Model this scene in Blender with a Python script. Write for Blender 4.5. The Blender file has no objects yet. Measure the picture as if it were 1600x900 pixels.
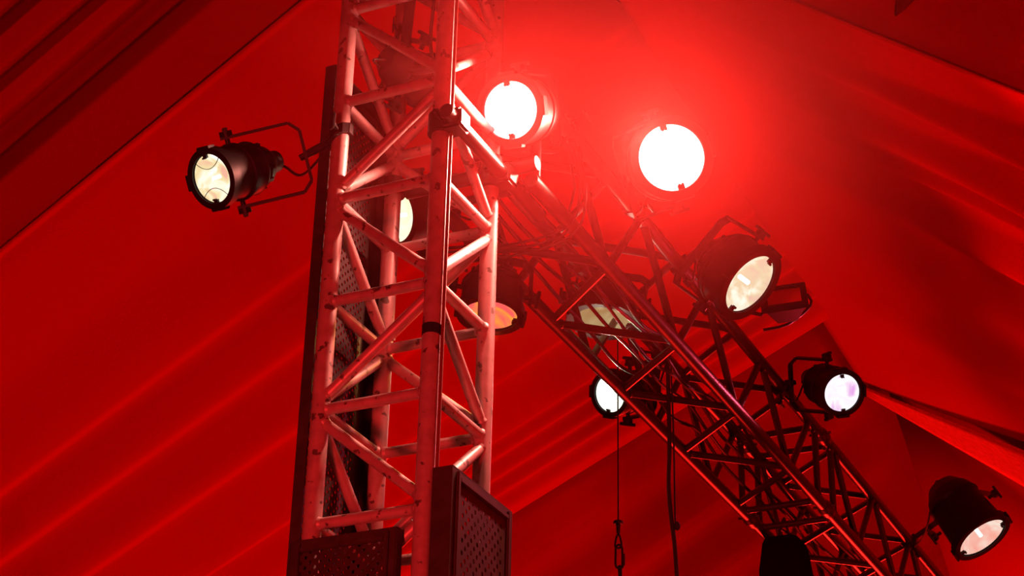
import bpy, bmesh, math, random
from mathutils import Vector, Matrix
random.seed(7)
PI = math.pi
sc = bpy.context.scene
C = sc.collection

# ------------------------------------------------------------------ camera
CAMZ = 1.6
F_PX = 3094.9
PITCH = math.radians(27.516); ROLL = math.radians(1.415)
fw = Vector((0, math.cos(PITCH), math.sin(PITCH)))
_r0 = Vector((1, 0, 0)); _u0 = Vector((0, -math.sin(PITCH), math.cos(PITCH)))
rt = math.cos(ROLL) * _r0 + math.sin(ROLL) * _u0
up = -math.sin(ROLL) * _r0 + math.cos(ROLL) * _u0
CAM = Vector((0, 0, CAMZ))
cd = bpy.data.cameras.new('camera'); cam = bpy.data.objects.new('camera', cd); C.objects.link(cam)
cd.sensor_width = 36; cd.lens = F_PX / 1600 * 36; cd.clip_end = 200
M3 = Matrix((rt, up, -fw)).transposed()
cam.matrix_world = Matrix.Translation(CAM) @ M3.to_4x4()
sc.camera = cam

# ------------------------------------------------------------------ world, exposure
sc.view_settings.view_transform = 'Standard'; sc.view_settings.look = 'None'
sc.view_settings.exposure = 0.0; sc.view_settings.gamma = 1.0
sc.view_settings.use_curve_mapping = False
w = bpy.data.worlds.new('world'); sc.world = w; w.use_nodes = True
bg = w.node_tree.nodes['Background']; bg.inputs[0].default_value = (1, 0.02, 0.015, 1); bg.inputs[1].default_value = 0.02
sc.cycles.max_bounces = 5; sc.cycles.volume_bounces = 0; sc.cycles.diffuse_bounces = 3; sc.cycles.glossy_bounces = 2
sc.cycles.sample_clamp_indirect = 4

# ------------------------------------------------------------------ red fill lights, added out of view to light lining and tower
def area(name, loc, target, size, power, col, sizey=None, spread=PI):
    l = bpy.data.lights.new(name, 'AREA'); l.energy = power; l.color = col; l.size = size
    if sizey: l.shape = 'RECTANGLE'; l.size_y = sizey
    l.spread = spread
    o = bpy.data.objects.new(name, l); C.objects.link(o); o.location = loc
    o.rotation_euler = (Vector(target) - Vector(loc)).to_track_quat('-Z', 'Y').to_euler()
    return o
area('red_fill_far', (4.0, 21.0, 0.5), (0.0, 9.0, 7.0), 2.6, 2400, (1, .012, .008))
area('red_fill_right', (6.5, 8.0, 0.6), (-1.5, 11.0, 6.0), 1.2, 130, (1, .012, .008))
area('red_fill_left_far', (-4.5, 9.0, 0.5), (3.5, 9.5, 6.0), 3.0, 130, (1, .012, .008))
area('red_fill_rear_high', (-4.2, -1.5, 4.6), (-3.6, 8.0, 6.0), 0.8, 28, (1, .012, .008), spread=math.radians(60))  # added high behind the camera so grazing light picks out the left folds
area('red_fill_front', (-1.8, -1.0, 0.8), (-0.3, 5.4, 3.9), 0.6, 24, (1, .03, .03), spread=math.radians(40))

# ------------------------------------------------------------------ pixel helpers (photo frame 1600x900)
def ray(px, py):
    return (fw + rt * ((px - 800) / F_PX) - up * ((py - 450) / F_PX)).normalized()
def at(px, py, d): return CAM + ray(px, py) * d
def on_plane(px, py, p0, n):
    r = ray(px, py); return CAM + r * ((p0 - CAM).dot(n) / r.dot(n))

# ------------------------------------------------------------------ materials
def mat(name, col, rough=.5, metal=0, spec=.5, bump=0, bscale=200, var=0, vscale=8, col2=None, dirt=None, dscale=40, dth=.62):
    m = bpy.data.materials.new(name); m.use_nodes = True; nt = m.node_tree; b = nt.nodes['Principled BSDF']
    b.inputs['Base Color'].default_value = (*col, 1); b.inputs['Roughness'].default_value = rough
    b.inputs['Metallic'].default_value = metal; b.inputs['Specular IOR Level'].default_value = spec
    tc = nt.nodes.new('ShaderNodeTexCoord')
    last = None
    if var or col2:
        n = nt.nodes.new('ShaderNodeTexNoise'); n.inputs['Scale'].default_value = vscale; n.inputs['Detail'].default_value = 5
        nt.links.new(tc.outputs['Object'], n.inputs['Vector'])
        mx = nt.nodes.new('ShaderNodeMix'); mx.data_type = 'RGBA'
        mx.inputs['A'].default_value = (*col, 1); mx.inputs['B'].default_value = (*(col2 or [c * (1 - var) for c in col]), 1)
        rp = nt.nodes.new('ShaderNodeValToRGB'); rp.color_ramp.elements[0].position = .35; rp.color_ramp.elements[1].position = .7
        nt.links.new(n.outputs['Fac'], rp.inputs[0]); nt.links.new(rp.outputs[0], mx.inputs['Factor'])
        last = mx.outputs['Result']
    if dirt:
        n = nt.nodes.new('ShaderNodeTexNoise'); n.inputs['Scale'].default_value = dscale; n.inputs['Detail'].default_value = 3
        nt.links.new(tc.outputs['Object'], n.inputs['Vector'])
        rp = nt.nodes.new('ShaderNodeValToRGB'); rp.color_ramp.elements[0].position = dth; rp.color_ramp.elements[1].position = dth + .04
        nt.links.new(n.outputs['Fac'], rp.inputs[0])
        mx = nt.nodes.new('ShaderNodeMix'); mx.data_type = 'RGBA'
        if last: nt.links.new(last, mx.inputs['A'])
        else: mx.inputs['A'].default_value = (*col, 1)
        mx.inputs['B'].default_value = (*dirt, 1); nt.links.new(rp.outputs[0], mx.inputs['Factor']); last = mx.outputs['Result']
    if last: nt.links.new(last, b.inputs['Base Color'])
    if bump:
        n = nt.nodes.new('ShaderNodeTexNoise'); n.inputs['Scale'].default_value = bscale; n.inputs['Detail'].default_value = 4
        nt.links.new(tc.outputs['Object'], n.inputs['Vector'])
        bp = nt.nodes.new('ShaderNodeBump'); bp.inputs['Strength'].default_value = bump; bp.inputs['Distance'].default_value = .01
        nt.links.new(n.outputs['Fac'], bp.inputs['Height']); nt.links.new(bp.outputs[0], b.inputs['Normal'])
    return m
FAB = mat('red_lining_cloth', (.50, .0010, .0008), .9, spec=.0, bump=.25, bscale=60)
SKIN = mat('outer_tent_skin', (.80, .09, .04), .8, spec=.1, var=.25, vscale=30)
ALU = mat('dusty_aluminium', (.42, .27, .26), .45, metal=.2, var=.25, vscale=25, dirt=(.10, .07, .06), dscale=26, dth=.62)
ALU_SHADED = mat('shaded_beam_aluminium', (.075, .055, .05), .36, metal=.6, var=.3, vscale=30)  # same metal as the tower; the beam's shade is put into this darker colour
BLK = mat('black_painted_metal', (.010, .008, .008), .5, spec=.3, var=.4, vscale=30)
BLK2 = mat('black_steel', (.03, .025, .025), .35, metal=.6)
STEEL = mat('zinc_steel', (.5, .48, .46), .25, metal=1)
RUB = mat('black_rubber_cable', (.012, .01, .01), .5)
TAPE = mat('black_gaffer_tape', (.01, .01, .01), .8, bump=.2)
PERF = mat('dark_perforated_steel', (.055, .03, .03), .5, metal=.2, var=.4, vscale=20)
CONC = mat('concrete_floor', (.12, .11, .1), .8, bump=.3, var=.3)
BAGM = mat('black_canvas', (.01, .008, .008), .95, spec=.0, bump=.3)
ROPE = mat('black_rope', (.015, .012, .012), .8, bump=.3, bscale=500)

def emat(name, c1, c2, c3, strength, scale=9, seed=0.0, g=None):
    m = bpy.data.materials.new(name); m.use_nodes = True; nt = m.node_tree
    nt.nodes.remove(nt.nodes['Principled BSDF']); out = nt.nodes['Material Output']
    tc = nt.nodes.new('ShaderNodeTexCoord'); mp = nt.nodes.new('ShaderNodeMapping'); mp.inputs['Location'].default_value = (seed, seed * .7, seed * .3)
    n = nt.nodes.new('ShaderNodeTexNoise'); n.inputs['Scale'].default_value = scale; n.inputs['Detail'].default_value = 2.5; n.inputs['Distortion'].default_value = .8
    nt.links.new(tc.outputs['Object'], mp.inputs[0]); nt.links.new(mp.outputs[0], n.inputs['Vector'])
    rp = nt.nodes.new('ShaderNodeValToRGB'); e = rp.color_ramp.elements
    e[0].position = .34; e[0].color = (*c1, 1); e[1].position = .68; e[1].color = (*c3, 1)
    k = e.new(.5); k.color = (*c2, 1)
    nt.links.new(n.outputs['Fac'], rp.inputs[0])
    em = nt.nodes.new('ShaderNodeEmission'); em.inputs[1].default_value = strength
    nt.links.new(rp.outputs[0], em.inputs[0]); nt.links.new(em.outputs[0], out.inputs[0])
    return m

# ------------------------------------------------------------------ object helpers
def obj(name, bm, m, parent=None, smooth=True):
    me = bpy.data.meshes.new(name); bm.to_mesh(me); bm.free(); me.materials.append(m)
    if smooth:
        for p in me.polygons: p.use_smooth = True
        try: me.set_sharp_from_angle(angle=math.radians(35))
        except Exception: pass
    o = bpy.data.objects.new(name, me); C.objects.link(o)
    if parent is not None: o.parent = parent
    return o
def tag(o, label, cat, group=None, kind=None):
    o['label'] = label; o['category'] = cat
    if group: o['group'] = group
    if kind: o['kind'] = kind
    return o
def thing(name, label, cat, loc=(0, 0, 0), group=None):
    o = bpy.data.objects.new(name, None); C.objects.link(o); o.location = loc; o.empty_display_size = .1
    return tag(o, label, cat, group)
def struct(name, bm, m, parent=None):
    o = obj(name, bm, m, parent)
    o['kind'] = 'structure'; return o
def frame(z):
    z = z.normalized(); x = Vector((0, 0, 1)).cross(z)
    if x.length < 1e-4: x = Vector((1, 0, 0))
    x.normalize(); return x, z.cross(x)
def tube(bm, a, b, r, seg=14, r2=None, caps=True):
    a = Vector(a); b = Vector(b); x, y = frame(b - a); r2 = r if r2 is None else r2
    A = [bm.verts.new(a + (x * math.cos(t) + y * math.sin(t)) * r) for t in [2 * PI * i / seg for i in range(seg)]]
    B = [bm.verts.new(b + (x * math.cos(t) + y * math.sin(t)) * r2) for t in [2 * PI * i / seg for i in range(seg)]]
    for i in range(seg): bm.faces.new((A[i], A[(i + 1) % seg], B[(i + 1) % seg], B[i]))
    if caps: bm.faces.new(A[::-1]); bm.faces.new(B)
def box(bm, c, hx, hy, hz, X=Vector((1, 0, 0)), Y=Vector((0, 1, 0)), Z=Vector((0, 0, 1)), bev=0):
    c = Vector(c); n0 = len(bm.verts)
    v = [bm.verts.new(c + X * (sx * hx) + Y * (sy * hy) + Z * (sz * hz)) for sx in (-1, 1) for sy in (-1, 1) for sz in (-1, 1)]
    fs = [bm.faces.new([v[i] for i in f]) for f in ((0, 1, 3, 2), (4, 6, 7, 5), (0, 4, 5, 1), (2, 3, 7, 6), (0, 2, 6, 4), (1, 5, 7, 3))]
    if bev:
        es = set(e for f in fs for e in f.edges)
        bmesh.ops.bevel(bm, geom=list(es), offset=bev, segments=2, affect='EDGES')
def path(bm, pts, r, seg=8, closed=False, sub=6):
    pts = [Vector(p) for p in pts]
    P = []
    n = len(pts)
    rng = range(n if closed else n - 1)
    for i in rng:
        if closed: p0, p1, p2, p3 = pts[i - 1], pts[i], pts[(i + 1) % n], pts[(i + 2) % n]
        else: p0, p1, p2, p3 = pts[max(i - 1, 0)], pts[i], pts[i + 1], pts[min(i + 2, n - 1)]
        for k in range(sub):
            t = k / sub
            P.append(.5 * ((2 * p1) + (p2 - p0) * t + (2 * p0 - 5 * p1 + 4 * p2 - p3) * t * t + (3 * p1 - p0 - 3 * p2 + p3) * t ** 3))
    if not closed: P.append(pts[-1])
    rings = []; N = len(P); x = None
    for i, p in enumerate(P):
        d = (P[(i + 1) % N] - P[i - 1]) if closed else (P[min(i + 1, N - 1)] - P[max(i - 1, 0)])
        d.normalize()
        if x is None: x, y = frame(d)
        else:
            x = (x - d * x.dot(d)).normalized(); y = d.cross(x)
        rings.append([bm.verts.new(p + (x * math.cos(a) + y * math.sin(a)) * r) for a in [2 * PI * j / seg for j in range(seg)]])
    for i in range(N if closed else N - 1):
        A, B = rings[i], rings[(i + 1) % N]
        for j in range(seg): bm.faces.new((A[j], A[(j + 1) % seg], B[(j + 1) % seg], B[j]))
    if not closed: bm.faces.new(rings[0][::-1]); bm.faces.new(rings[-1])
def lathe(bm, prof, seg=40, o=Vector((0, 0, 0)), X=Vector((1, 0, 0)), Y=Vector((0, 1, 0)), Z=Vector((0, 0, 1)), cap0=False, cap1=False):
    R = []
    for z, r in prof:
        R.append([bm.verts.new(o + Z * z + (X * math.cos(t) + Y * math.sin(t)) * r) for t in [2 * PI * i / seg for i in range(seg)]])
    for A, B in zip(R, R[1:]):
        for i in range(seg): bm.faces.new((A[i], A[(i + 1) % seg], B[(i + 1) % seg], B[i]))
    if cap0: bm.faces.new(R[0][::-1])
    if cap1: bm.faces.new(R[-1])
BM = bmesh.new

# ------------------------------------------------------------------ tower and beam frame of reference
TH = .4442; S = .353
TL = Vector((-.5471, 5.2726, 0))
e_ = Vector((math.cos(TH), -math.sin(TH), 0)); g_ = Vector((math.sin(TH), math.cos(TH), 0))
Z0 = 3.3886 + CAMZ
BA = Vector((.43941, .89828, 0)); BH = Vector((.89828, -.43941, 0)); UPV = Vector((0, 0, 1))
B0 = Vector((-.44769, 5.22391, 3.22733 + CAMZ)); BS = .35
def bp(t, h=0, v=0): return B0 + BA * t + BH * (h * BS) + UPV * (v * BS)

# ------------------------------------------------------------------ tent: gable with ridge parallel to the beam
Q = at(1370, 596, 12.5)                               # a point on the ridge
dL = Vector((-.742, .623, -.249)).normalized()
dR = Vector((1.012, -.607, -1.0)).normalized()
nL = BA.cross(dL).normalized(); nL = nL if nL.z < 0 else -nL
nR = BA.cross(dR).normalized(); nR = nR if nR.z < 0 else -nR
def smooth_interp(tab, t):
    for (a, x), (b, y) in zip(tab, tab[1:]):
        if t <= b:
            k = (t - a) / (b - a) if b > a else 0
            k = k if len(tab) > 60 else k * k * (3 - 2 * k); return x + (y - x) * k
    return tab[-1][1]
def sheet(name, n, corners, prof, m=FAB, nu=220, nv=14, sag=0, thick=.012, lift=0, p0=None, taper=False):
    """corners = pixels of edge A (start,end) and edge B (start,end); folds run from start to end; prof = offset across A->B"""
    p0 = p0 or Q
    a0, a1, b0, b1 = [on_plane(x, y, p0, n) for x, y in corners]
    bm = BM(); G = []
    for i in range(nu + 1):
        t = i / nu; s0 = a0.lerp(b0, t); s1 = a1.lerp(b1, t); row = []
        off = smooth_interp(prof, t)
        for j in range(nv + 1):
            v = j / nv
            row.append(bm.verts.new(s0.lerp(s1, v) + n * (off * (v ** taper if taper else 1) + lift + sag * 4 * v * (1 - v)) ))
        G.append(row)
    for i in range(nu):
        for j in range(nv): bm.faces.new((G[i][j], G[i + 1][j], G[i + 1][j + 1], G[i][j + 1]))
    bmesh.ops.recalc_face_normals(bm, faces=bm.faces)
    o = struct(name, bm, m)
    md = o.modifiers.new('s', 'SOLIDIFY'); md.thickness = thick
    for p in o.data.polygons: p.use_smooth = True
    return o
def ripples(lst, base=()):
    return lst
# main left bay between the two seams: seam l1 (0,380)-(460,0), seam l2 (770,820)-(1020,665)
sheet('ceiling', nL, [(-250, 586), (700, -198), (-250, 1452), (1500, 367)],
      [(0, .03), (.015, 0), (.15, .0), (.285, .07), (.32, 0), (.395, .06), (.43, 0), (.52, .07), (.56, 0), (.69, .04), (.71, .01), (.80, .045), (.82, 0), (.845, .02), (.857, 0), (.885, .03), (.90, 0), (.925, .03), (.94, 0), (.97, .02), (1, 0)], nu=400)
# far left bay, hanging steeper, folded
sheet('ceiling', nL, [(-250, 606), (700, -178), (-300, -50), (300, -520)],
      [(0, -.02), (.03, -.5), (.10, -.38), (.17, -.34), (.24, -.26), (.27, -.42), (.33, -.32), (.36, -.54), (.43, -.42), (.455, -.64), (.50, -.54), (.525, -.74), (.60, -.6), (.63, -.84), (.72, -.7), (.75, -.92), (1, -.9)], lift=-.02, nu=500)
# lower left bay, behind the wire
sheet('ceiling', nL, [(600, 910), (1345, 446), (800, 1500), (1500, 1000)],
      [(0, -.03), (.012, -.12), (.035, -.95)] + [(t_ / 100, -.95 + 3.6 * (t_ - 4) / 96 + .014 * math.sin(t_ * .8 + math.sin(t_ * .23))) for t_ in range(5, 101)], lift=-.05, nu=400)
# right slope
sheet('ceiling', nR, [(880, -145), (1750, 206), (1345, 592), (1760, 766)],
      [(0, 0), (.06, .0), (.09, .10), (.115, 0), (.14, .0), (.18, .12), (.22, .0), (.24, .07), (.255, 0), (.3, .0), (.34, .13), (.4, 0), (.5, .07), (.6, 0), (.7, .10), (.8, 0), (1, -.1)], taper=2, nv=30, nu=400)
sheet('ceiling', nR, [(850, -140), (1750, 224), (1150, -400), (1750, -130)],
      [(0, .0), (.04, -.35), (.12, -.40), (.18, -.42), (.235, -.34), (.262, -.50), (.345, -.42), (.37, -.60), (.48, -.52), (.52, -.7), (1, -.7)], lift=-.02, nu=400)
sheet('ceiling', nR, [(1350, 603), (1760, 834), (1350, 604), (1330, 1250)], [(0, -1.7), (.12, -1.7), (.6, -.8), (1, -.7)], lift=-.10, taper=.6, nu=60, nv=30)  # lining fan tilted and pushed back so that this corner falls into shade
sheet('ceiling', nR, [(1350, 603), (1560, 1250), (1000, 1000), (1200, 1400)], [(0, .0), (1, 0)], lift=-.10, nu=60)
# pale strip of the outer skin showing between two linings
sheet('ceiling', nR, [(1352, 597), (1760, 758), (1352, 606), (1760, 840)], [(0, 0), (1, .0)], m=SKIN, lift=.03, nu=6)
# floor
bm = BM(); box(bm, (0, 10, -.05), 14, 14, .05); struct('floor', bm, CONC)

# ------------------------------------------------------------------ tower truss
tower = thing('truss_tower', 'upright square box truss tower of dusty aluminium tubes', 'truss', (TL.x + .2, TL.y + .1, 0))
def Tobj(name, bm, m, par=tower, sm=True):
    o = obj(name, bm, m, sm); return o
def child(name, bm, m, root, smooth=True):
    """mesh given in world space, parented to root (an Empty without rotation)"""
    loc = root.location if root.parent is None else root.location + root.parent.location
    bmesh.ops.translate(bm, verts=bm.verts, vec=-loc)
    return obj(name, bm, m, root, smooth)
def sub(name, bm, m, part, smooth=True):
    loc = part.parent.location
    bmesh.ops.translate(bm, verts=bm.verts, vec=-loc)
    return obj(name, bm, m, part, smooth)
CH = {'L': TL, 'F': TL + e_ * S, 'R': TL + e_ * S + g_ * S, 'B': TL + g_ * S}
TOP = Z0 + 4.3 * .353
for k in 'LFRB':
    bm = BM(); tube(bm, CH[k] + UPV * .02, CH[k] + UPV * TOP, .0272, 24); child('chord', bm, ALU, tower)
def brace(bm, a, b, r=.0172):
    d = (b - a).normalized(); tube(bm, a + d * .012, b - d * .012, r, 12)
    # weld beads
    for p, s in ((a, 1), (b, -1)):
        q = p + d * s * .024; tube(bm, q, q + d * s * .008, r * 1.25, 12, r2=r * 1.02)
NB = 14
for i in range(-4, NB):
    z = Z0 - i * S
    if z < .1: break
    for a, b in (('L', 'F'), ('B', 'R'), ('L', 'B'), ('F', 'R')):
        bm = BM(); brace(bm, CH[a] + UPV * z, CH[b] + UPV * z); child('horizontal_brace', bm, ALU, tower)
    z2 = z - S
    if z2 < .05: continue
    if i % 2 == 1:   # bay under an odd rung: L top to F bottom
        prs = (('L', 'F'), ('R', 'F'), ('R', 'B'), ('L', 'B'))
    else:
        prs = (('F', 'L'), ('F', 'R'), ('B', 'R'), ('B', 'L'))
    for a, b in prs:
        o1 = -.03; bm = BM(); brace(bm, CH[a] + UPV * (z - .03), CH[b] + UPV * (z2 + .03)); child('diagonal_brace', bm, ALU, tower)
bm = BM(); box(bm, (TL.x + .2353, TL.y + .083, .01), .3, .3, .01, e_, g_, bev=.004); child('base_plate', bm, BLK2, tower)
bm = BM(); c = on_plane(673, 517, CH['F'], Vector((0, -1, 0))); zt = c.z
tube(bm, CH['F'] + UPV * (zt - .016), CH['F'] + UPV * (zt + .016), .0285, 24); child('tape_band', bm, TAPE, tower)

# ------------------------------------------------------------------ perforated trays on the tower
def perf(bm, o, X, Z, w, h, cell, r=.3, margin=0.02):
    nx = max(1, int((w - 2 * margin) / cell)); nz = max(1, int((h - 2 * margin) / cell))
    cx = (w - 2 * margin) / nx; cz = (h - 2 * margin) / nz; N = X.cross(Z)
    cache = {}
    def V(x, z):
        k = (round(x, 5), round(z, 5))
        if k not in cache: cache[k] = bm.verts.new(o + X * x + Z * z)
        return cache[k]
    for i in range(nx):
        for j in range(nz):
            x0 = margin + i * cx; z0 = margin + j * cz
            if (i + j) % 2: 
                bm.faces.new((V(x0, z0), V(x0 + cx, z0), V(x0 + cx, z0 + cz), V(x0, z0 + cz))); continue
            sq = [(x0, z0), (x0 + cx, z0), (x0 + cx, z0 + cz), (x0, z0 + cz)]
            outer = []
            for q in range(4):
                outer.append(sq[q])
            mx, mz = x0 + cx / 2, z0 + cz / 2
            inn = [V(mx + cx * r * 1.1 * math.cos(PI * 1.25 + q * PI / 4), mz + cz * r * 1.35 * math.sin(PI * 1.25 + q * PI / 4)) for q in range(8)]
            for q in range(4):
                A = V(*outer[q]); B = V(*outer[(q + 1) % 4]); i0, i1, i2 = inn[2 * q], inn[2 * q + 1], inn[(2 * q + 2) % 8]
                bm.faces.new((A, B, i2, i1, i0))
    # solid margins
    for (a, b, c, d) in ((0, 0, w, margin), (0, h - margin, w, h), (0, margin, margin, h - margin), (w - margin, margin, w, h - margin)):
        bm.faces.new((bm.verts.new(o + X * a + Z * b), bm.verts.new(o + X * c + Z * b), bm.verts.new(o + X * c + Z * d), bm.verts.new(o + X * a + Z * d)))
def tray(label, o, X, N, w, z0, z1, depth, cell=.015, margin=.03, flange=.0):
    """o: xy of start, X along the face, N outward; a perforated web with rims"""
    t = thing('perforated_tray', label, 'tray', (o.x, o.y, z0))
    b = Vector((o.x, o.y, z0)); h = z1 - z0
    bm = BM(); perf(bm, b + N * depth, X, UPV, w, h, cell, margin=margin)
    p = child('perforated_web', bm, PERF, t, False); md = p.modifiers.new('s', 'SOLIDIFY'); md.thickness = .003
    for x in (0, w):
        bm = BM(); box(bm, b + X * x + N * (depth / 2) + UPV * h / 2, .003, depth / 2, h / 2, X, N, UPV); child('side_flange', bm, PERF, t, False)
    bm = BM(); box(bm, b + X * w / 2 + N * (depth / 2) + UPV * (h - .002), w / 2, depth / 2, .003, X, N, UPV); child('top_flange', bm, PERF, t, False)
    for x in (.028, w - .028):
        bm = BM(); box(bm, b + X * x + N * (depth + .004) + UPV * h / 2, .007, .005, h / 2 - .01, X, N, UPV, bev=.002); child('stiffening_rib', bm, PERF, t, False)
    bm = BM(); box(bm, b + X * w / 2 + N * (depth + .004) + UPV * (h - .03), w / 2 - .036, .005, .007, X, N, UPV, bev=.002); child('top_rib', bm, PERF, t, False)
    return t
def zat(px, py, P): # height where the pixel ray passes nearest the vertical line through P
    r = ray(px, py); k = math.hypot(P.x, P.y) / math.hypot(r.x, r.y); return CAMZ + r.z * k
OUTL = -e_
zt1 = zat(525, 105, TL + OUTL * .05)
tray('tall dark perforated tray on the rear left face of the tower', TL + OUTL * .032 - g_ * .005, g_, OUTL, .375, .06, zt1, .035, margin=.055)
# tray clipped on the right face
zt2 = zat(690, 733, CH['F'] + e_ * .04)
tray('dark perforated tray with raised rims clipped on the right face', CH['F'] + e_ * .030 - g_ * .01, g_, e_, .385, .06, zt2, .062, cell=.018, margin=.06)
zt3 = zat(560, 852, TL - g_ * .05)
tray('dark perforated tray clipped low on the front face', TL - g_ * .030 - e_ * .03, e_, -g_, .335, .06, zt3, .03)

# ------------------------------------------------------------------ roof beam truss
TEND = 7.6; J0, J1 = 3.42, 3.65
beam = thing('truss_beam', 'long box truss beam, coloured dark for shade, running away from the tower to the right', 'truss', bp(.42, .5, .5))
for h, v in ((0, 0), (1, 0), (0, 1), (1, 1)):
    bm = BM(); tube(bm, bp(.42, h, v), bp((J0 + J1) / 2 - .03, h, v), .0255, 22); tube(bm, bp((J0 + J1) / 2 + .03, h, v), bp(TEND, h, v), .0255, 22); child('chord', bm, ALU_SHADED, beam)
    bm = BM(); m_ = (J0 + J1) / 2
    tube(bm, bp(m_ - .055, h, v), bp(m_ - .02, h, v), .027, 22, r2=.034); tube(bm, bp(m_ - .02, h, v), bp(m_ + .02, h, v), .034, 22); tube(bm, bp(m_ + .02, h, v), bp(m_ + .055, h, v), .034, 22, r2=.027)
    tube(bm, bp(m_ - .03, h, v) - BH * .05, bp(m_ - .03, h, v) + BH * .05, .006, 8)
    child('conical_coupler', bm, ALU_SHADED, beam)
HR = .33
def nodes(first, lo, hi):
    n = first
    while n - 2 * HR > lo: n -= 2 * HR
    r = []
    while n < hi: r.append(n); n += 2 * HR
    return r
def warren(c0, c1, n0, n1, lo, hi):
    allp = sorted([(t, 0) for t in nodes(n0, lo, hi)] + [(t, 1) for t in nodes(n1, lo, hi)])
    for (t, a), (u, b) in zip(allp, allp[1:]):
        A = bp(t + .012, *(c0 if a == 0 else c1)); Bp = bp(u - .012, *(c0 if b == 0 else c1))
        bm = BM(); brace(bm, A, Bp, .0148); child('diagonal_brace', bm, ALU_SHADED, beam)
for (lo, hi, f) in ((.45, J0 - .01, 0), (J1 + .01, TEND - .02, .67 + .0)):
    n = 3.35 if f == 0 else 4.02
    warren((0, 0), (1, 0), n, n - HR, lo, hi)
    warren((0, 1), (1, 1), n, n - HR, lo, hi)
    warren((0, 0), (0, 1), n - HR if f == 0 else n, n if f == 0 else n - HR, lo, hi)
    warren((1, 0), (1, 1), n - HR if f == 0 else n, n if f == 0 else n - HR, lo, hi)
for t in (.46, J0, J1, TEND - .04):
    for a, b in (((0, 0), (1, 0)), ((0, 1), (1, 1)), ((0, 0), (0, 1)), ((1, 0), (1, 1))):
        bm = BM(); brace(bm, bp(t, *a), bp(t, *b), .0148); child('end_brace', bm, ALU_SHADED, beam)
# cross pipe that ties beam to tower
tie = thing('cross_pipe', 'short dark scaffold pipe clamped across the tower in front of the beam', 'pipe', bp(.38, .3, 0))
bm = BM(); tube(bm, bp(.395, -.25, .12), bp(.395, 1.1, .12), .024, 20); child('pipe', bm, BLK2, tie)
for k in ('B', 'R'):
    P = CH[k] + UPV * (bp(0, 0, .12).z)
    bm = BM(); tube(bm, P - UPV * .03, P + UPV * .03, .036, 20); tube(bm, P, P + g_ * .05, .022, 12); tube(bm, P + g_ * .045 - UPV * .02, P + g_ * .045 + UPV * .05, .008, 8)
    child('swivel_coupler', bm, BLK2, tie)

zc = zat(686, 196, CH['F']); arm = thing('arm_pipe', 'short dark pipe clamped to the front tower chord beside the brightest lamps', 'pipe', CH['F'] + UPV * zc)
bm = BM(); oo = e_ * .052 + UPV * zc; tube(bm, CH['F'] + oo - g_ * .07, CH['F'] + oo + g_ * .62, .024, 20); child('pipe', bm, BLK2, arm)
for k in ('F', 'R'):
    P = CH[k] + UPV * zc
    bm = BM(); tube(bm, P - UPV * .034, P + UPV * .034, .040, 24); box(bm, P + e_ * .05, .034, .036, .034, e_, g_, UPV, bev=.008); tube(bm, P + e_ * .02 - g_ * .03, P + e_ * .02 - g_ * .085, .007, 8); tube(bm, P + e_ * .02 - g_ * .06, P + e_ * .02 - g_ * .075, .013, 6)
    child('swivel_coupler', bm, BLK2, arm)

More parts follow.
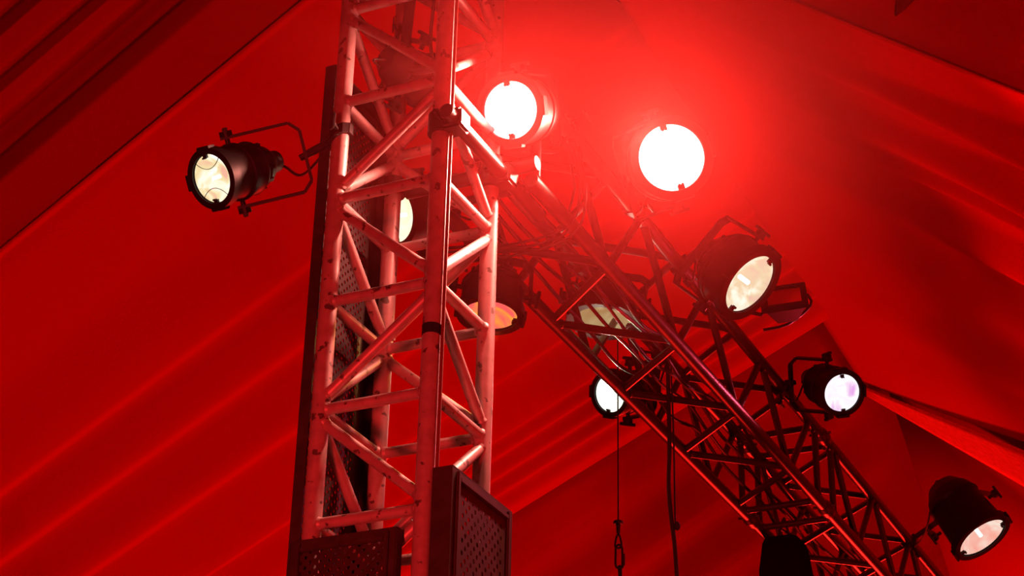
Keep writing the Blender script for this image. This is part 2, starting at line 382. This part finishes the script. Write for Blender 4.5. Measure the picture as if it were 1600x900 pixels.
# ------------------------------------------------------------------ lamps
LIGHTS = []
def par(name, label, px, py, d, rpx, phi, body, clamp, lens_m, xhint, L=.32, style='par', light=None, side=0, bulb=True, yoke_len=.0, group=None, retain=False, pivot=.42, ygap=.05):
    """one spotlight: lens centre pixel, range, lens radius in px, angle to the view ray, way the body trails in the picture, clamp point"""
    c = at(px, py, d); r = ray(px, py); R = rpx * d / F_PX
    bd = (rt * body[0] - up * body[1]); bd = (bd - r * bd.dot(r)).normalized()
    n = (-r * math.cos(phi) - bd * math.sin(phi)).normalized()
    xh = rt * xhint[0] - up * xhint[1]; X = (xh - n * xh.dot(n)).normalized(); Y = n.cross(X)
    t = thing(name, label, 'stage light', c, group)
    k = R
    if style == 'par':
        prof = [(.004, k * 1.02), (.004, k * 1.28), (-.028, k * 1.28), (-.03, k * 1.17), (-.10, k * 1.17), (-.104, k * 1.22), (-.112, k * 1.22), (-.116, k * 1.15),
                (-L * .55, k * 1.10), (-L * .57, k * 1.14), (-L * .59, k * 1.06), (-L * .62, k * 1.02), (-L * .64, k * .94), (-L * .67, k * .98), (-L * .69, k * .88),
                (-L * .78, k * .80), (-L * .86, k * .55), (-L * .9, k * .5), (-L, k * .46), (-L * 1.02, k * .38)]
    else:
        prof = [(.004, k * 1.02), (.004, k * 1.26), (-.03, k * 1.26), (-.032, k * 1.14), (-L * .62, k * 1.02), (-L * .66, k * 1.10), (-L * .82, k * .92), (-L * .84, k * .86), (-L * .97, k * .62), (-L * .99, k * .5)]
    bm = BM(); lathe(bm, prof, 44, c, X, Y, n, cap1=True)
    lathe(bm, [(.004, k * 1.02), (-.02, k * 1.10), (-.07, k * .9)], 44, c, X, Y, n)
    bmesh.ops.recalc_face_normals(bm, faces=bm.faces)
    hs = child('housing', bm, BLK, t)
    # cooling slots as raised ribs
    bm = BM()
    for q in range(10):
        a = 2 * PI * q / 10 + .2; dd = X * math.cos(a) + Y * math.sin(a)
        box(bm, c - n * (L * .63) + dd * k * .96, .006, .004, L * .07, X * -math.sin(a) + Y * math.cos(a), dd, n)
    sub('cooling_fin', bm, BLK, hs, False)['kind'] = 'stuff'
    # colour frame holder with corner lugs
    for q in range(3):
        bm = BM(); a = PI / 2 * q + (.0); dd = X * math.cos(a) + Y * math.sin(a); tt = n.cross(dd)
        box(bm, c - n * .006 + dd * k * 1.26, k * .34, .006, .016, tt, dd, n, bev=.002)
        child('filter_holder', bm, BLK, t, False)
    # concave reflector bowl; on lit lamps its reflected glow is put in as emission
    bm = BM(); pr = [(-k * .5 * (1 - (q / 8) ** 2) - .006, max(k * q / 8, .0002)) for q in range(0, 9)]
    lathe(bm, pr, 44, c, X, Y, n); ln = child('lens', bm, lens_m, t)
    if bulb:
        bm = BM(); tube(bm, c - n * k * .5, c - n * k * .08, k * .075, 12); child('bulb', bm, BULB, t)
    # retaining clips
    for sgn in (1, -1):
        bm = BM(); dd = X * sgn; box(bm, c + n * .004 + dd * k * .93, k * .10, k * .07, .004, Y, dd, n)
        tube(bm, c + n * .006 + dd * k * .86 - Y * k * .05, c + n * .014 + dd * k * .86 - Y * k * .05, k * .04, 8)
        tube(bm, c + n * .006 + dd * k * .86 + Y * k * .05, c + n * .014 + dd * k * .86 + Y * k * .05, k * .04, 8)
        child('lens_clip', bm, BLK2, t, False)
    if retain:
        for sgn in (1, -1):
            bm = BM(); pts = [c + n * .003 + X * sgn * k * (.95 - .55 * (1 - q * q)) * 1.0 + Y * q * k * .85 for q in (-1, -.6, -.2, .2, .6, 1)]
            path(bm, pts, .0012, 6)
            child('retaining_spring', bm, STEEL, t)
    # yoke
    cl = Vector(clamp); pv = c - n * (L * pivot); v = cl - pv; v = v - X * v.dot(X)
    D = v.normalized(); ln_ = max(v.length - ygap, k * 1.25)
    rr = k * 1.17; W = D.cross(X)
    bm = BM()
    a0 = pv + X * (rr + .022); a1 = pv - X * (rr + .022)
    th = .005; hw = .014; cr = .03
    def strip(p, q):
        dd = (q - p).normalized(); s = dd.cross(W).normalized(); box(bm, (p + q) / 2, (q - p).length / 2, hw, th, dd, W, s)
    e0 = a0 + D * (ln_ - cr); e1 = a1 + D * (ln_ - cr); f0 = a0 + D * ln_ - X * cr; f1 = a1 + D * ln_ + X * cr
    strip(a0 - D * .02, e0); strip(a1 - D * .02, e1); strip(e0, f0); strip(e1, f1); strip(f0, f1)
    yk = child('yoke', bm, BLK, t, False)
    for sgn in (1, -1):
        bm = BM(); p = pv + X * sgn * rr * .97; tube(bm, p, p + X * sgn * .045, .008, 12); tube(bm, p + X * sgn * .027, p + X * sgn * .045, .02, 14)
        box(bm, p + X * sgn * .05, .006, .034, .008, X, W, D, bev=.002)
        sub('tilt_knob', bm, BLK, yk, False)
    # hook clamp
    tip = (f0 + f1) / 2; bm = BM(); dz = (cl - tip)
    dn = dz.normalized(); x2, y2 = frame(dn)
    if dz.length > .04: tube(bm, tip, cl - dn * .03, .013, 12)
    tube(bm, tip - dn * .02, tip + dn * .012, .011, 8)
    ax = BA if clampdir.get(name + label) is None else clampdir[name + label]
    s = dn.cross(ax)
    if s.length < .1: s = x2
    s.normalize(); ww = ax
    arc = [cl + (dn * math.cos(a) + s * math.sin(a)) * .036 for a in [PI + .3 - i * (1.5 * PI) / 8 for i in range(9)]]
    for p, q in zip(arc, arc[1:]):
        dd = (q - p).normalized(); box(bm, (p + q) / 2, (q - p).length / 2 + .004, .017, .008, dd, ww, dd.cross(ww))
    hc = child('hook_clamp', bm, BLK2, t, False)
    bm = BM(); p = cl + s * .05; tube(bm, cl + s * .03, cl + s * .085, .006, 8); box(bm, cl + s * .088, .028, .006, .009, ww, s, dn, bev=.003)
    sub('wing_bolt', bm, BLK2, hc, False)
    # tail cable
    bm = BM(); bk = c - n * L; path(bm, [bk + n * .01, bk - n * .05 - UPV * .03, bk.lerp(cl, .5) - UPV * .09, cl + ww * .06 - UPV * .02, cl + ww * .16 + UPV * .02], .0045, 8)
    child('power_cable', bm, RUB, t)
    if light:
        en, col, off = light[:3]
        l = bpy.data.lights.new(name + '_light', 'SPOT'); l.energy = en; l.color = col; l.shadow_soft_size = .03
        if l.type == 'SPOT': l.spot_size = math.radians(170); l.spot_blend = .5
        o = bpy.data.objects.new(name + '_light', l); C.objects.link(o); o.parent = t
        o.location = n * (k * .16 + .035) + (rt * off[0] - up * off[1]) * k
        o.rotation_euler = n.to_track_quat('-Z', 'Y').to_euler()
    return t
clampdir = {}
BULB = emat('glowing_bulb', (1, 1, .85), (1, 1, .9), (1, 1, 1), 2.2)
WARM = (1, .62, .35); YEL = (1, .80, .35); WHT = (1, .97, .9); PNK = (1, .45, .42)
lb1 = 'black spotlight aimed left, mounted left of the tower'
clampdir['spotlight' + lb1] = UPV
par('spotlight', lb1, 331, 279, 6.15, 38, math.radians(44), (1, -.27), CH['L'] + UPV * zat(528, 212, CH['L']),
    emat('lens_amber', (1, .50, .36), (1, .80, .42), (1.3, 1.25, 1.1), .95, 14, 1.3), (-.15, -1), L=.30, light=(.6, WARM, (0, 0)), retain=True, pivot=.36, ygap=.12)
HOT = emat('lens_hot', (1, .96, .85), (1, 1, .97), (1, 1, 1), 2.2, 10, 2)
par('spotlight', 'blazing white spotlight just right of the tower, smaller of the two brightest', 797, 172, 6.35, 45, math.radians(24), (1, .1), bp(.66, 1, 1), HOT, (.1, 1), L=.28, light=(130, (1, .27, .20), (.75, 0), math.radians(130)))
par('spotlight', 'blazing white spotlight over the beam, larger of the two brightest', 1050, 246, 6.6, 52, math.radians(14), (-.9, .5), bp(1.25, 1, 1), HOT, (.3, 1), L=.28, light=(270, (1, .27, .20), (-.75, -.3)))
par('spotlight', 'spotlight with pale cream oval lens above the beam, aimed down right', 1172, 444, 7.2, 50, math.radians(57), (-.80, -.60), bp(1.75, 1, 1) ,
    emat('lens_cream', (1, .62, .48), (1, .80, .50), (1.25, 1.2, 1.0), .85, 13, 4), (.6, -.8), L=.24, light=(.6, WARM, (0, 0)))
par('spotlight', 'spotlight with round pinkish white lens right of the beam', 1316, 614, 8.35, 29, math.radians(26), (-.9, -.42), bp(2.95, 1, 1),
    emat('lens_pink_white', (1.1, .9, 1.1), (1.1, 1.05, 1.05), (.85, .42, .85), .98, 12, 2), (.1, 1), L=.36, light=(26, (1, .06, .12), (.2, .5)))
par('spotlight', 'large black spotlight low at the right, pink oval lens aimed down', 1535, 840, 9.5, 39, math.radians(65), (-.62, -.78), bp(5.0, 1, 1),
    emat('lens_salmon', (1, .42, .33), (1, .55, .45), (1, .85, .72), .95, 9, 6), (.74, -.66), L=.34, style='can', light=(4, WARM, (0, 0)))
lb7 = 'spotlight seen through the tower with half a yellow white lens'
par('spotlight', lb7, 619, 337, 6.75, 41, math.radians(50), (1, -.08), bp(.9, 0, 1),
    emat('lens_yellow', (1, .95, .75), (1.1, 1.0, .6), (1, .72, .25), 1.15, 8, 3), (0, -1), L=.26, light=(.6, WARM, (0, 0)))
par('spotlight', 'spotlight under the beam start with orange and pink oval lens aimed down', 766, 493, 6.5, 42, math.radians(57), (.12, -1), bp(.75, 0, 0),
    emat('lens_orange', (1, .10, .10), (1, .12, .11), (1, .50, .0), 1.0, 9, 5), (1, .3), L=.22, light=(4, (1, .4, .1), (0, 0)))
par('spotlight', 'spotlight with white green rimmed lens partly behind the lower beam chord', 953, 615, 7.95, 29, math.radians(38), (1, -.12), bp(2.45, 0, 1),
    emat('lens_white', (.92, 1.1, .85), (1.1, 1.15, 1.0), (1.2, 1.2, 1.1), 1.3, 8, 1), (.1, -1), L=.30, light=(6, (.95, 1, .75), (0, 0)))
par('spotlight', 'spotlight inside the beam with dim beige lens facing down', 942, 502, 7.75, 44, math.radians(60), (.1, -1), bp(1.6, 0, 1),
    emat('lens_beige', (.50, .30, .10), (.62, .45, .20), (.75, .62, .30), .6, 9, 2), (1, .1), L=.22, bulb=False)
lb11 = 'dark unlit spotlight behind the tower top seen from behind'
clampdir['spotlight' + lb11] = UPV
par('spotlight', lb11, 668, 128, 6.6, 34, math.radians(128), (-1, -.55), CH['B'] + UPV * zat(612, 60, CH['B']),
    mat('unlit_lens', (.3, .25, .2), .1), (.5, -1), bulb=False, L=.20, style='can')
# green rim ring of the white lens
# ------------------------------------------------------------------ square floodlight behind the cream lens
fl = thing('floodlight', 'small square floodlight with open red glass behind the cream lens', 'stage light', at(1222, 463, 7.9))
fc = at(1222, 463, 7.9)
pts = [at(1200, 447, 7.95), at(1243, 441, 7.95), at(1262, 482, 7.75), at(1196, 492, 7.75)]
FX = ((pts[1] + pts[2]) - (pts[0] + pts[3])).normalized(); FY = ((pts[0] + pts[1]) - (pts[2] + pts[3])); FY = (FY - FX * FY.dot(FX)).normalized(); FN = FX.cross(FY)
cc = sum(pts, Vector()) / 4; hw = .078; hh = .075
bm = BM()
for (dx, dy, sx, sy) in ((0, hh, hw + .012, .012), (0, -hh, hw + .012, .012), (hw, 0, .012, hh), (-hw, 0, .012, hh)):
    box(bm, cc + FX * dx + FY * dy, sx, sy, .012, FX, FY, FN, bev=.003)
child('front_frame', bm, BLK, fl, False)
GL = mat('red_filter_glass', (.75, .10, .07), .35, spec=.5)
bm = BM(); box(bm, cc, hw - .01, hh - .01, .003, FX, FY, FN); child('glass', bm, GL, fl, False)
bm = BM(); away = FN if FN.dot(ray(1222, 463)) > 0 else -FN
hwv = [cc + away * .012 + FX * a * hw + FY * b * hh for a, b in ((-1, -1), (1, -1), (1, 1), (-1, 1))]; hv2 = [cc + away * .09 + FX * a * hw * .5 + FY * b * hh * .5 for a, b in ((-1, -1), (1, -1), (1, 1), (-1, 1))]
A = [bm.verts.new(p) for p in hwv]; Bv = [bm.verts.new(p) for p in hv2]
for i in range(4): bm.faces.new((A[i], A[(i + 1) % 4], Bv[(i + 1) % 4], Bv[i]))
bm.faces.new(Bv); child('housing', bm, BLK, fl, False)
bm = BM(); path(bm, [cc - FX * (hw + .012), cc - FX * (hw + .02) + away * .06, bp(2.15, 1, 1) + BH * .06, bp(2.15, 1, 1)], .008, 8, sub=3); path(bm, [cc + FX * (hw + .012), cc + FX * (hw + .02) + away * .05, cc + away * .12, cc - FX * .1 + away * .13], .006, 8, sub=3)
child('bracket', bm, BLK, fl)

# ------------------------------------------------------------------ cables and hangings
def cable(name, label, cat, pts, r, m=RUB, group=None):
    bm = BM(); path(bm, pts, r, 8); o = obj(name, bm, m); tag(o, label, cat, group); return o
for i, (o_, d_) in enumerate(((0, 6.45), (9, 6.5), (18, 6.55))):
    labs = ['outermost of the three looped cables at the beam start', 'middle one of the three looped cables at the beam start', 'innermost of the three looped cables at the beam start']
    cable('looped_cable', labs[i], 'cable', [at(700, 412 - o_, d_), at(775, 404 - o_, d_), at(835, 392 - o_, d_), at(880, 376 - o_, d_), at(906 - o_, 352 - o_, d_), at(914 - o_, 322 - o_, d_), at(915 - o_, 285, d_ + .05), at(905 - o_, 230, d_ + .15)], .0045, group='looped cables at the beam start')
# cables lying along the beam
for i in range(5):
    t0 = .5; pts = []; hh0 = .2 + .15 * i
    k = 0
    for q in range(26):
        t = t0 + q * .27; pts.append(bp(t, hh0 + random.uniform(-.05, .05), .1 + random.uniform(-.04, .12)))
    labs = ['loose black cable lying in the beam nearest its lower left chord', 'loose black cable second from the lower left chord inside the beam', 'loose black cable along the middle of the beam', 'loose black cable in the beam beside the right hand chord', 'loose black cable hugging the right hand chord of the beam']
    cable('beam_cable', labs[i], 'cable', pts, .007, group='cables lying along the beam')
# cable drop beside the front tower chord
fF = CH['F'] + e_ * .034 + g_ * .004
cable('tower_cable', 'thin cable running down beside the front tower chord', 'cable', [fF + UPV * z for z in (Z0 + 1.2, Z0 + .7, Z0 + .2, Z0 - .3, Z0 - .8, Z0 - 1.4, Z0 - 2.2, .6)], .0055, m=mat('dark_red_cable', (.16, .02, .015), .5))
# bundle hanging inside the tower top
cI = TL + (e_ + g_) * S * .5
for i, (ox, lab) in enumerate(((-.06, 'thick black cable hanging inside the tower top'), (.03, 'thin black cable dangling inside the tower top'))):
    z1 = zat(640, 60, cI)
    cable('hanging_cable', lab, 'cable', [cI + e_ * ox + UPV * (z1 + .9), cI + e_ * (ox + .02) + UPV * (z1 + .4), cI + e_ * ox + UPV * (z1 - .02), cI + e_ * (ox + .05) - UPV * .12 + UPV * z1, cI + e_ * .12 + UPV * (z1 - .1)], (.018, .006)[i])
# steel wire with swivel and carabiner
dW = 7.55
wr = thing('hanging_wire', 'thin steel wire with swivel and carabiner hanging below the beam', 'wire', at(966, 820, dW))
wtop = at(955, 405, dW + .05)
def wv(py, dx=0): # points on the vertical through the wire
    P0 = at(966, 820, dW); r = ray(966, py); k = math.hypot(P0.x, P0.y) / math.hypot(r.x, r.y); return Vector((P0.x, P0.y, CAMZ + r.z * k)) + rt * dx
bm = BM(); tube(bm, wv(820), wv(470), .0028, 8); child('wire', bm, BLK2, wr)
bm = BM(); a = wv(817); tube(bm, a - UPV * .006, a + UPV * .006, .019, 16); tube(bm, wv(833), a, .007, 10, r2=.009); child('swivel', bm, BLK2, wr)
def loop(bm, top, bot, w_, r, ax=rt, topw=None):
    pts = []; h = (top - bot); L_ = h.length; u = h.normalized(); tw = topw if topw is not None else w_
    pts = [top, top - u * L_ * .12 + ax * tw * .8, top - u * L_ * .35 + ax * (w_ * .9 if topw is None else (w_ + tw) / 2), bot + u * L_ * .15 + ax * w_, bot + ax * w_ * .4, bot - ax * w_ * .4, bot + u * L_ * .15 - ax * w_, top - u * L_ * .35 - ax * (w_ * .9 if topw is None else (w_ + tw) / 2), top - u * L_ * .12 - ax * tw * .8]
    path(bm, pts, r, 8, closed=True)
bm = BM(); loop(bm, wv(832), wv(856), .012, .0038, topw=.003); child('thimble', bm, BLK2, wr)
bm = BM(); loop(bm, wv(851, .002), wv(888, .004), .014, .0042); child('carabiner', bm, BLK2, wr)
bm = BM(); tube(bm, wv(866, .018), wv(884, .018), .007, 10); child('gate_sleeve', bm, BLK2, wr)
bm = BM(); tube(bm, wv(884, .005), wv(940, .012), .008, 10); child('lower_sling', bm, ROPE, wr)
# rope
dR_ = 7.7
def rv(px, py, P0=at(1047, 700, dR_)):
    r = ray(px, py); k = math.hypot(P0.x, P0.y) / math.hypot(r.x, r.y); return CAM + r * k
rp_ = thing('hanging_rope', 'thick black rope with a knotted thin cord hanging from the beam', 'rope', rv(1047, 700))
bm = BM(); path(bm, [rv(1040, 470), rv(1043, 560), rv(1045, 640), rv(1046, 700), rv(1045, 760), rv(1049, 810), rv(1054, 850), rv(1059, 920)], .0085, 10); child('rope', bm, ROPE, rp_)
bm = BM(); path(bm, [rv(1048, 560), rv(1051, 640), rv(1053, 700), rv(1055, 815), rv(1057, 824)], .0035, 8); child('thin_cord', bm, ROPE, rp_)
bm = BM(); bmesh.ops.create_uvsphere(bm, u_segments=16, v_segments=10, radius=.013); bmesh.ops.scale(bm, vec=(1, 1, 1.35), verts=bm.verts); bmesh.ops.translate(bm, verts=bm.verts, vec=rv(1058, 822)); child('knot', bm, ROPE, rp_)
# chain bag under the beam
cb = bp(3.80, .2, 0) - UPV * .15
bag = thing('chain_bag', 'black canvas chain bag hanging under the beam past its joint', 'bag', cb)
bm = BM(); T = []
for z, s in ((0, .78), (-.02, .85), (-.15, 1.0), (-.35, 1.05), (-.48, .95), (-.52, .7)):
    T.append([bm.verts.new(cb + UPV * (z + .12) + BA * (.13 * s * x) + BH * (.10 * s * y)) for x, y in ((-1, -.7), (-.7, -1), (.7, -1), (1, -.7), (1, .7), (.7, 1), (-.7, 1), (-1, .7))])
for A, Bv in zip(T, T[1:]):
    for i in range(8): bm.faces.new((A[i], A[(i + 1) % 8], Bv[(i + 1) % 8], Bv[i]))
bm.faces.new(T[-1]); child('bag_body', bm, BAGM, bag)
for s in (-1, 1):
    bm = BM(); path(bm, [cb + BA * s * .09 + UPV * .1, cb + BA * s * .06 + UPV * .18, cb + UPV * .24], .006, 8); child('strap', bm, ROPE, bag)

# ------------------------------------------------------------------ haze puff shaped around the lit lamps, red light put into its colour
hm = bpy.data.materials.new('stage_haze'); hm.use_nodes = True; nt = hm.node_tree; nt.nodes.remove(nt.nodes['Principled BSDF'])
vs = nt.nodes.new('ShaderNodeVolumeScatter'); vs.inputs['Color'].default_value = (1, .11, .10, 1); vs.inputs['Anisotropy'].default_value = .0
tc = nt.nodes.new('ShaderNodeTexCoord'); gr = nt.nodes.new('ShaderNodeVectorMath'); gr.operation = 'LENGTH'
nt.links.new(tc.outputs['Object'], gr.inputs[0])
mr = nt.nodes.new('ShaderNodeMapRange'); mr.interpolation_type = 'SMOOTHSTEP'
for k_, v_ in zip(('From Min', 'From Max', 'To Min', 'To Max'), (.1, .98, .18, 0)): mr.inputs[k_].default_value = v_
nt.links.new(gr.outputs['Value'], mr.inputs['Value']); nt.links.new(mr.outputs[0], vs.inputs['Density'])
nt.links.new(vs.outputs[0], nt.nodes['Material Output'].inputs['Volume'])
bm = BM(); bmesh.ops.create_icosphere(bm, subdivisions=4, radius=1)
hz = obj('stage_haze', bm, hm); hz.location = at(900, 200, 6.2); hz.scale = (1.5, 1.3, .9); tag(hz, 'thin haze hanging around the lamps, red light put into its colour', 'haze', kind='stuff')
